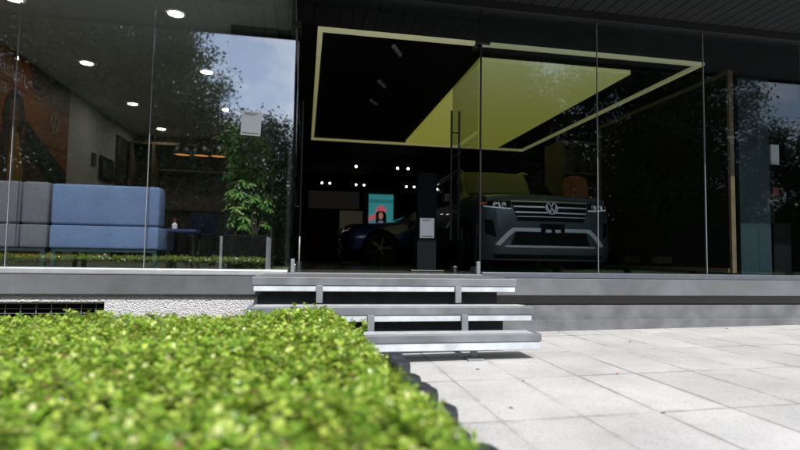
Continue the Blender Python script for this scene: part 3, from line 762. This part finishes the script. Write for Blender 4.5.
for x in (2.9, 4.3): B(x, x + .05, 16.8, 17.2, .62, 2.8).build('upright', 'wood_shaded', shf)

# ------------------------------------------------------------------ cars
def make_car(label, loc, rot, paint, hs, grille='bars'):
    """nose towards local -Y, built at the origin then placed"""
    t = thing('parked_car', label, 'car', (0, 0, 0))
    ST = [(.17, .16, .935, .97, .85, 1.065), (.30, .2, .975, 1.01, .87, 1.10), (.5, .25, .99, 1.03, .87, 1.12), (.95, .25, .99, 1.06, .86, 1.15), (1.3, .25, .99, 1.08, .83, 1.18), (1.42, .25, .99, 1.09, .80, 1.20),
          (1.75, .25, .99, 1.09, .74, 1.47), (2.1, .25, .99, 1.09, .67, 1.70), (2.4, .25, .99, 1.09, .66, 1.76), (3.2, .25, .99, 1.09, .66, 1.78), (4.2, .25, .99, 1.09, .645, 1.73), (4.6, .26, .98, 1.09, .62, 1.64), (4.85, .3, .95, 1.08, .60, 1.40), (4.97, .36, .90, 1.05, .58, 1.10), (5.02, .42, .84, .95, .6, 1.0)]
    def z(v): return v * hs if v > .4 else v
    vs, fs = [], []
    for (y, zb, w_, zs, wt, zt) in ST:
        h = [(0, zb), (w_ * .86, zb), (w_, zb + .13), (w_ * 1.003, (zb + zs) / 2), (w_ * .992, zs - .04), (w_ * .965, zs), (wt + .03, zt - .05) if zt > 1.25 else (wt + .06, zt - .03), (wt * .85, zt - .004), (0, zt + .012)]
        ring = [(x, y, z(q_)) for x, q_ in h] + [(-x, y, z(q_)) for x, q_ in reversed(h[1:-1])]
        vs += ring
    k = 16
    for i in range(len(ST) - 1):
        for j in range(k): a = i * k + j; b = i * k + (j + 1) % k; fs.append((a, b, b + k, a + k))
    fs.append(tuple(range(k))); fs.append(tuple(range((len(ST) - 1) * k, len(ST) * k)))
    MB().add(vs, fs).build('body', paint, t, smooth=True)
    # glazing laid just proud of the body
    def quad(pts, th, name, m): 
        c = [Vector(p) for p in pts]; nn = (c[1] - c[0]).cross(c[2] - c[0]).normalized()
        mb = MB(); n_ = len(c); mb.add([p + nn * .001 for p in c] + [p + nn * th for p in c], [tuple(range(n_)), tuple(range(n_, 2 * n_))] + [(i, (i + 1) % n_, (i + 1) % n_ + n_, i + n_) for i in range(n_)])
        return mb.build(name, m, t)
    W_ = MB()
    cols = 8; rows = [(1.47, 1.235, .77), (1.75, 1.47, .725), (2.06, 1.675, .66)]
    vv = []
    for (y, zz, ww) in rows:
        for c in range(cols + 1):
            u = -1 + 2 * c / cols; vv.append((u * ww, y - .012, z(zz + .03 - .02 * abs(u) ** 3)))
    ff = [(r * (cols + 1) + c, r * (cols + 1) + c + 1, (r + 1) * (cols + 1) + c + 1, (r + 1) * (cols + 1) + c) for r in range(2) for c in range(cols)]
    W_.add(vv, ff); W_.build('windscreen', 'car_glass', t, smooth=True)
    for s in (-1, 1):
        for (ya, yb, yc, yd) in ((1.62, 2.18, 2.78, 2.78), (2.84, 2.84, 3.62, 3.62), (3.68, 3.68, 4.15, 4.42)):
            zt_ = 1.66 if ya < 4 else 1.6
            p = [(s * .972, ya, z(1.115)), (s * .972, yd, z(1.115)), (s * (.712), yc, z(zt_)), (s * .712, yb, z(zt_))]
            if s > 0: p = p
            else: p = p[::-1]
            quad(p, .012, 'side_window', 'car_glass')
        # mirror
        MB().box(s * .99, s * 1.13, 1.62, 1.74, z(1.10), z(1.24)).build('wing_mirror', paint, t, bevel=.03, smooth=True)
        for yw in (.95, 3.95):
            wx = s * .90
            a = MB(); a.lathe([(.0, s * .1005), (.40, s * .1005), (.44, s * .098), (.44, -s * .1), (0, -s * .1)], (wx, yw, .38), 28, 'x'); arch = a.build('wheel_arch', 'grille_black', t)
            wh = MB(); wh.lathe([(.26, s * .115), (.30, s * .125), (.355, s * .12), (.375, s * .09), (.375, -s * .1), (.2, -s * .1)], (wx, yw, .375), 32, 'x')
            wo = wh.build('wheel', 'tyre', t, smooth=True)
            rm = MB(); rm.lathe([(.262, s * .112), (.25, s * .10), (.24, s * .07)], (wx, yw, .375), 28, 'x'); rm.lathe([(0, s * .118), (.05, s * .116), (.055, s * .09)], (wx, yw, .375), 16, 'x')
            for q_ in range(5):
                a0 = 2 * math.pi * q_ / 5
                for da in (-.13, .13):
                    p0 = (wx + s * .112, yw + .04 * math.cos(a0), .375 + .04 * math.sin(a0)); p1 = (wx + s * .105, yw + .25 * math.cos(a0 + da), .375 + .25 * math.sin(a0 + da))
                    rm.tube([p0, p1], .014, 6)
            rm.build('rim', 'alloy', wo, smooth=True)
    # front end: a fascia curved in plan and in profile, everything else follows it
    def warp(u, v):
        au = abs(u)
        y = .085 * u * u + 1.9 * max(0, au - .74) ** 2 + .055 * ((v - .52) / .42) ** 2
        return y + .13 * max(0, min(1, (v - .96) / .10)) ** 2
    NU, NV = 32, 22
    vv = []
    for j in range(NV + 1):
        v = .15 + (1.068 - .15) * j / NV
        wmax = .985 if v < .95 else .985 - .9 * (v - .95)
        for i in range(NU + 1):
            u = wmax * (-1 + 2 * i / NU); vv.append((u, warp(u, v), z(v)))
    MB().add(vv, [(j * (NU + 1) + i, j * (NU + 1) + i + 1, (j + 1) * (NU + 1) + i + 1, (j + 1) * (NU + 1) + i) for j in range(NV) for i in range(NU)]).build('bumper', paint, t, smooth=True)
    FF = lambda u, v, d: (u, warp(u, v) - d, z(v))
    def patch(name, m, lo, hi, d0, d1, par=t, nu=24, nv=4, bev=0):
        """slab following the fascia between two curves lo(s), hi(s) -> (u, v), s in 0..1"""
        vs, fs = [], []
        for d in (d0, d1):
            for j in range(nv + 1):
                for i in range(nu + 1):
                    a_, b_ = lo(i / nu), hi(i / nu); k_ = j / nv
                    vs.append(FF(a_[0] + (b_[0] - a_[0]) * k_, a_[1] + (b_[1] - a_[1]) * k_, d))
        n1 = (nu + 1) * (nv + 1); W1 = nu + 1
        for j in range(nv):
            for i in range(nu):
                q0 = j * W1 + i; fs += [(q0, q0 + 1, q0 + W1 + 1, q0 + W1), (q0 + n1, q0 + n1 + W1, q0 + n1 + W1 + 1, q0 + n1 + 1)]
        for i in range(nu):
            fs += [(i, i + n1, i + n1 + 1, i + 1), (nv * W1 + i, nv * W1 + i + 1, nv * W1 + i + 1 + n1, nv * W1 + i + n1)]
        for j in range(nv):
            fs += [(j * W1, (j + 1) * W1, (j + 1) * W1 + n1, j * W1 + n1), (j * W1 + nu, j * W1 + nu + n1, (j + 1) * W1 + nu + n1, (j + 1) * W1 + nu)]
        return MB().add(vs, fs).build(name, m, par, smooth=True, bevel=bev)
    span = lambda w_, v: (lambda q_: (-w_ + 2 * w_ * q_, v))
    patch('grille', 'grille_black', span(.50, .70), span(.575, .985), -.01, .006)
    for vz, ww, hh in ((.982, .575, .008), (.905, .55, .009), (.825, .53, .009), (.765, .515, .005)):
        patch('chrome_bar', 'chrome', span(ww, vz - hh), span(ww, vz + hh), .0065, .022, nv=1)
    E = MB(); E.prism(ell(0, .893, .095, .095, 36), FF, .0225, .027); E.build('emblem_disc', 'grille_black', t)
    E = MB(); vw(E, FF, 0, .893, .09, .028, .038, .13); E.build('emblem', 'chrome', t)
    for s in (-1, 1):
        lo = lambda q_: (s * (.585 + .375 * q_), .868 + .035 * q_ ** 2); hi = lambda q_: (s * (.585 + .375 * q_), .978 + .012 * q_)
        hl = patch('headlight', 'grille_black', lo, hi, -.01, .008)
        for u, r in ((.685, .040), (.80, .042)):
            c_ = FF(s * u, .925, .009)
            MB().lathe([(0, .004), (r * .55, -.004), (r * .8, -.008), (r, -.004), (r * 1.08, .008)], c_, 24, 'y').build('lens', 'lamp_lens', hl, smooth=True)
        patch('light_strip', 'lamp_led', lambda q_: (s * (.585 + .36 * q_), .866 + .034 * q_ ** 2), lambda q_: (s * (.585 + .36 * q_), .881 + .034 * q_ ** 2), .0085, .014, hl, nv=1)
        patch('light_blade', 'lamp_led', lambda q_: (s * (.735 + .012 * q_), .885 + .08 * q_), lambda q_: (s * (.75 + .012 * q_), .885 + .08 * q_), .0085, .013, hl, nu=4, nv=1)
        patch('side_marker', 'amber', lambda q_: (s * (.905 + .06 * q_), .93), lambda q_: (s * (.905 + .06 * q_), .965), .0085, .012, hl, nu=4, nv=1)
        patch('air_intake', 'grille_black', lambda q_: (s * (.80 + .13 * q_), .47 + .05 * q_), lambda q_: (s * (.84 + .10 * q_), .70 + .02 * q_), -.005, .005, nu=8)
    patch('lower_intake', 'grille_black', span(.60, .365), span(.525, .545), -.01, .006)
    patch('lower_lip', 'grille_black', span(.80, .175), span(.84, .235), -.005, .008)
    bw_ = .024
    patch('silver_trim', 'silver_trim', span(.575, .555), span(.565, .555 + 2 * bw_), .0065, .024, nv=1)
    for s in (-1, 1):
        patch('silver_trim', 'silver_trim', lambda q_: (s * (.535 + .22 * q_), .556 - .205 * q_ ** 1.2), lambda q_: (s * (.575 + .245 * q_), .603 - .235 * q_ ** 1.2), .0066, .0245, nv=1)
    patch('silver_trim', 'silver_trim', span(.68, .335), span(.67, .358), .0064, .018, nv=1)
    plh = patch('plate_holder', 'grille_black', span(.175, .515), span(.175, .665), .025, .036)
    for cx in (-.07, .07): patch('slot', 'silver_trim', lambda q_: (cx - .04 + .08 * q_, .545), lambda q_: (cx - .04 + .08 * q_, .585), .0365, .039, plh, nu=4, nv=1)
    # skid / side cladding
    for s in (-1, 1): B(s * .985 if s > 0 else -1.005, 1.005 if s > 0 else -.985, 1.42, 3.48, .27, .36).build('sill_trim', 'grille_black', t, bevel=.004)
    # roof rails
    for s in (-1, 1): MB().tube([(s * .62, 2.25, z(1.74)), (s * .62, 2.5, z(1.80)), (s * .62, 3.9, z(1.795)), (s * .62, 4.2, z(1.73))], .015, 8).build('roof_rail', 'silver_trim', t, smooth=True)
    t.location = loc; t.rotation_euler = (0, 0, rot)
    return t
make_car('grey green family car facing the street behind the right hand glass', (3.41, 6.80, .621), 0, 'suv_paint', 1.0)
make_car('dark blue car parked sideways deep inside the showroom', (.82, 13.2, .621), R(-90), 'blue_paint', .86)

# framed display wall on the right
dp = thing('display_wall', 'tall black display panel with slim timber frame behind right glass', 'display wall', (5.15, 6.9, .62))
B(5.13, 5.17, 5.56, 8.35, .72, 3.12).build('panel', 'display_black', dp)
B(5.115, 5.175, 5.515, 5.555, .66, 3.18).build('frame_post', 'wood', dp, bevel=.004); B(5.09, 5.18, 8.351, 8.40, .66, 3.18).build('frame_post', 'wood_shaded', dp, bevel=.004)
B(5.09, 5.18, 5.556, 8.350, 3.121, 3.17).build('top_rail', 'wood_shaded', dp); B(5.09, 5.18, 5.556, 8.350, .67, .719).build('bottom_rail', 'wood', dp)
FX = lambda u, v, d: (5.13 - d, u, v)
m = MB(); m.prism(ell(7.35, 2.25, .42, .62, 32), FX, .001, .004); m.build('oval_print', 'display_teal', dp)
for y in (6.6, 7.3): B(5.11, 5.129, y, y + .4, .76, .86).build('caption', 'wood_shaded', dp)
cb = thing('timber_cabinet', 'open timber display cabinet behind the grey green car', 'cabinet', (5.5, 9.6, .62))
B(4.95, 5.02, 9.5, 10.2, .62, 3.1).build('side_panel', 'wood_shaded', cb); B(5.85, 5.92, 9.5, 10.2, .62, 3.1).build('side_panel', 'wood_shaded', cb)
B(4.95, 5.92, 9.5, 10.2, 3.101, 3.16).build('top', 'wood_shaded', cb); B(5.021, 5.849, 10.1, 10.19, .62, 3.1).build('back_panel', 'wood_shaded', cb)
for z in (1.5, 2.0, 2.5): B(5.021, 5.849, 9.52, 10.099, z, z + .03).build('shelf', 'wood_shaded', cb)
os_ = thing('orange_armchair', 'bright orange armchair standing behind the grey green car', 'armchair', (5.3, 9.1, .62))
B(4.86, 5.41, 8.95, 9.35, 1.55, 1.85).build('seat', 'orange_seat', os_, bevel=.05, smooth=True)
m = MB(); m.prism([(4.88, 1.84), (4.88, 2.2), (4.92, 2.35), (5.02, 2.42), (5.26, 2.42), (5.36, 2.35), (5.40, 2.2), (5.40, 1.84)], lambda u, v, d: (u, 9.25 - d, v), -.09, .0); m.build('backrest', 'orange_seat', os_, bevel=.02)
for x in (4.91, 5.32):
    for y in (8.98, 9.28): B(x, x + .04, y, y + .04, .62, 1.549).build('leg', 'black_metal', os_)
tbd = B(5.68, 6.15, 5.98, 6.03, .621, 3.3).build('teal_board', 'teal_board'); tag(tbd, 'tall plain teal board standing right of the timber framed panel', 'board')
stand = thing('display_stand', 'slim black stand beside the teal board', 'stand', (6.55, 6.35, .62))
B(6.42, 6.70, 6.2, 6.5, .621, 1.35).build('column', 'display_black', stand, bevel=.005); B(6.42, 6.70, 6.45, 6.5, 1.351, 2.6).build('back_panel', 'display_black', stand)
for z in (1.7, 2.15): B(6.42, 6.70, 6.2, 6.449, z, z + .02).build('shelf', 'display_black', stand)
wbx = B(6.46, 6.60, 6.25, 6.40, 2.171, 2.47).build('white_box', 'paper', bevel=.008); tag(wbx, 'upright white box on the top shelf beside the teal board', 'box')
rbx = B(6.48, 6.58, 6.25, 6.35, 1.721, 1.86).build('red_box', 'red', bevel=.006); tag(rbx, 'small dark red box below the white one', 'box')

# ================================================================== TREES ACROSS THE ROAD (seen mirrored in the glass)
def tree_proto(seed, H, cr, trunk_h, dens):
    r = random.Random(seed); nr = np.random.default_rng(seed)
    t = thing('street_tree', 'tall dark leafy tree mirrored in the shop glass', 'tree', (0, 0, 0), 'trees across the road mirrored in the glass')
    w = MB(); w.tube([(0, 0, -.1), (.1, .05, trunk_h * .5), (.0, .1, trunk_h), (.15, 0, H * .75)], [.24, .19, .15, .05], 9)
    cl = []
    for k in range(dens):
        a = r.uniform(0, 6.28); u = r.uniform(.1, 1) ** .5; hz = r.uniform(trunk_h * .9, H)
        f = 1 - abs((hz - (trunk_h + H) / 2) / ((H - trunk_h) * .62)) ** 2.2
        rad = cr * u * max(.15, f) * r.uniform(.75, 1.15)
        c = Vector((math.cos(a) * rad, math.sin(a) * rad, hz)); cl.append(c)
        if k % 3 == 0: w.tube([(0, .05, min(hz * .75, H * .7)), (c.x * .5, c.y * .5, hz * .88), c], [.07, .045, .015], 5)
    w.build('trunk', 'bark', t)
    per = 250
    C = np.repeat(np.array(cl), per, 0); n = len(C)
    Pp = C + nr.normal(0, 1, (n, 3)) * np.array([.58, .58, .42])
    D_ = nr.normal(0, 1, (n, 3)); U_ = nr.normal(0, .6, (n, 3)) + np.array([0, 0, 1.])
    s_ = nr.uniform(.11, .23, n)
    V_, q_ = leaves(Pp, D_, U_, s_, s_ * .32, .2, .15)
    fast_mesh('crown', V_, q_, 'tree_leaf', t)
    return t
pr = [tree_proto(1, 14.5, 5.2, 1.9, 270), tree_proto(2, 15.5, 4.8, 2.2, 270), tree_proto(3, 9.0, 2.6, 1.1, 60)]
spots = [(0, -9.4, -19.5, 1.0, 0), (1, -14.2, -21, .95, 1.2), (0, -19.5, -19, 1.0, 2.1), (1, -25, -23, 1.05, .4), (0, -12, -29, 1.1, 3.0), (2, -3.9, -18.8, .86, 0), (2, -2.2, -24, 1.05, 2), (2, -6.0, -24, .9, 1),
         (1, 11.3, -20, .9, 2), (1, 20.4, -19.5, 1.0, 4), (0, 25.6, -20, 1.0, 5), (0, 14.5, -30, .85, 1), (2, 16.8, -22, .95, 3), (2, 31.5, -18.5, 1.0, 2), (1, 33, -31, .8, 3), (0, 7.0, -24, .9, 3.3), (2, 13.9, -19, 1.1, .5)]
first = {}
for (k, x, y, s, rz) in spots:
    if k not in first: o = pr[k]; first[k] = 1
    else: o = copy_tree(pr[k])
    o.location = (x, y, -.08); o.scale = (s, s, s); o.rotation_euler = (0, 0, rz)
    if k == 2: o['label'] = 'small rounded tree mirrored in the shop glass'

# dense wood behind the street trees, one mass of foliage
nr = np.random.default_rng(5)
n = 60000
cx = nr.uniform(-75, 85, 900); cz = nr.uniform(0, 1, 900) ** .8 * (7.2 + 1.6 * np.sin(cx * .35) + 1.0 * np.sin(cx * .9 + 1)); cy = -36 + nr.normal(0, 1.2, 900)
idx = nr.integers(0, 900, n)
Pp = np.stack([cx[idx], cy[idx], cz[idx]], 1) + nr.normal(0, 1, (n, 3)) * np.array([.8, .8, .5])
Pp[:, 2] = np.maximum(Pp[:, 2], -.05)
s_ = nr.uniform(.3, .6, n)
V_, q_ = leaves(Pp, nr.normal(0, 1, (n, 3)), nr.normal(0, .6, (n, 3)) + np.array([0, 0, 1.]), s_, s_ * .34, .2, .15)
wd = fast_mesh('wood_edge', V_, q_, 'tree_leaf'); tag(wd, kind='stuff')
vs = []
for i in range(81):
    x_ = -76 + 2.0 * i; h_ = 6.0 + 1.6 * math.sin(x_ * .35) + 1.0 * math.sin(x_ * .9 + 1)
    vs += [(x_, -35.8, -.3), (x_, -36.2 + .5 * math.sin(i * 2.2), h_), (x_, -39.5, h_ * .9), (x_, -40, -.3)]
fs = [(a * 4 + j, a * 4 + j + 1, a * 4 + j + 5, a * 4 + j + 4) for a in range(80) for j in range(3)]
wk = MB().add(vs, fs).build('wood_undergrowth', 'twig'); tag(wk, kind='stuff')

# ================================================================== LIGHT, SKY, CAMERA
sun_el, sun_az = R(48.5), R(12)        # from behind the camera, a little to its right
sd_ = Vector((math.sin(sun_az) * math.cos(sun_el), -math.cos(sun_az) * math.cos(sun_el), math.sin(sun_el)))
L = bpy.data.lights.new('sun', 'SUN'); L.energy = 4.2; L.angle = R(.5); L.color = (1, .972, .935)
lo = bpy.data.objects.new('sun', L); COL.objects.link(lo); lo.location = (5, -10, 20)
lo.rotation_euler = (-sd_).to_track_quat('-Z', 'Y').to_euler()
W = bpy.data.worlds.new('World'); sc.world = W; W.use_nodes = True
N, Lk = W.node_tree.nodes, W.node_tree.links
bg = N['Background']; bg.inputs['Strength'].default_value = .125
sky = N.new('ShaderNodeTexSky'); sky.sky_type = 'NISHITA'; sky.sun_disc = False; sky.sun_elevation = sun_el; sky.sun_rotation = math.pi - sun_az
tc = N.new('ShaderNodeTexCoord'); mp = N.new('ShaderNodeMapping'); mp.inputs['Scale'].default_value = (1, 1, 2.2)
Lk.new(tc.outputs['Generated'], mp.inputs['Vector'])
nz = N.new('ShaderNodeTexNoise'); nz.inputs['Scale'].default_value = 5.5; nz.inputs['Detail'].default_value = 7; nz.inputs['Roughness'].default_value = .55
Lk.new(mp.outputs[0], nz.inputs['Vector'])
cr = N.new('ShaderNodeValToRGB'); cr.color_ramp.elements[0].position = .42; cr.color_ramp.elements[1].position = .74
Lk.new(nz.outputs['Fac'], cr.inputs[0])
mx = N.new('ShaderNodeMix'); mx.data_type = 'RGBA'; Lk.new(cr.outputs[0], mx.inputs[0]); Lk.new(sky.outputs[0], mx.inputs[6]); mx.inputs[7].default_value = (9.5, 9.9, 10.6, 1)
Lk.new(mx.outputs[2], bg.inputs['Color'])

cam = bpy.data.cameras.new('camera'); co = bpy.data.objects.new('camera', cam); COL.objects.link(co)
cam.sensor_width = 36; cam.lens = 522 / 800 * 36; cam.clip_start = .05; cam.clip_end = 500
Yv = np.array([-96, -30, 522.]); Yv /= np.linalg.norm(Yv)
Zv = np.array([138, 8637, 522.]); Zv -= Yv * Zv.dot(Yv); Zv /= np.linalg.norm(Zv)
Xv = -np.cross(Zv, Yv) if np.cross(Zv, Yv)[0] < 0 else np.cross(Zv, Yv)
Rm = np.stack([Xv, Yv, Zv])
M = Matrix(((Rm[0, 0], Rm[0, 1], -Rm[0, 2], 0), (Rm[1, 0], Rm[1, 1], -Rm[1, 2], 0), (Rm[2, 0], Rm[2, 1], -Rm[2, 2], .8), (0, 0, 0, 1)))
co.matrix_world = M
cam.dof.use_dof = True; cam.dof.focus_distance = 5.6; cam.dof.aperture_fstop = 1.2
sc.camera = co
sc.view_settings.view_transform = 'Standard'; sc.view_settings.look = 'None'; sc.view_settings.gamma = 1; sc.view_settings.use_curve_mapping = False
sc.view_settings.exposure = .55
sc.cycles.use_denoising = True
sc.cycles.max_bounces = 10; sc.cycles.transparent_max_bounces = 24; sc.cycles.diffuse_bounces = 5; sc.cycles.glossy_bounces = 5
sc.cycles.sample_clamp_indirect = 6
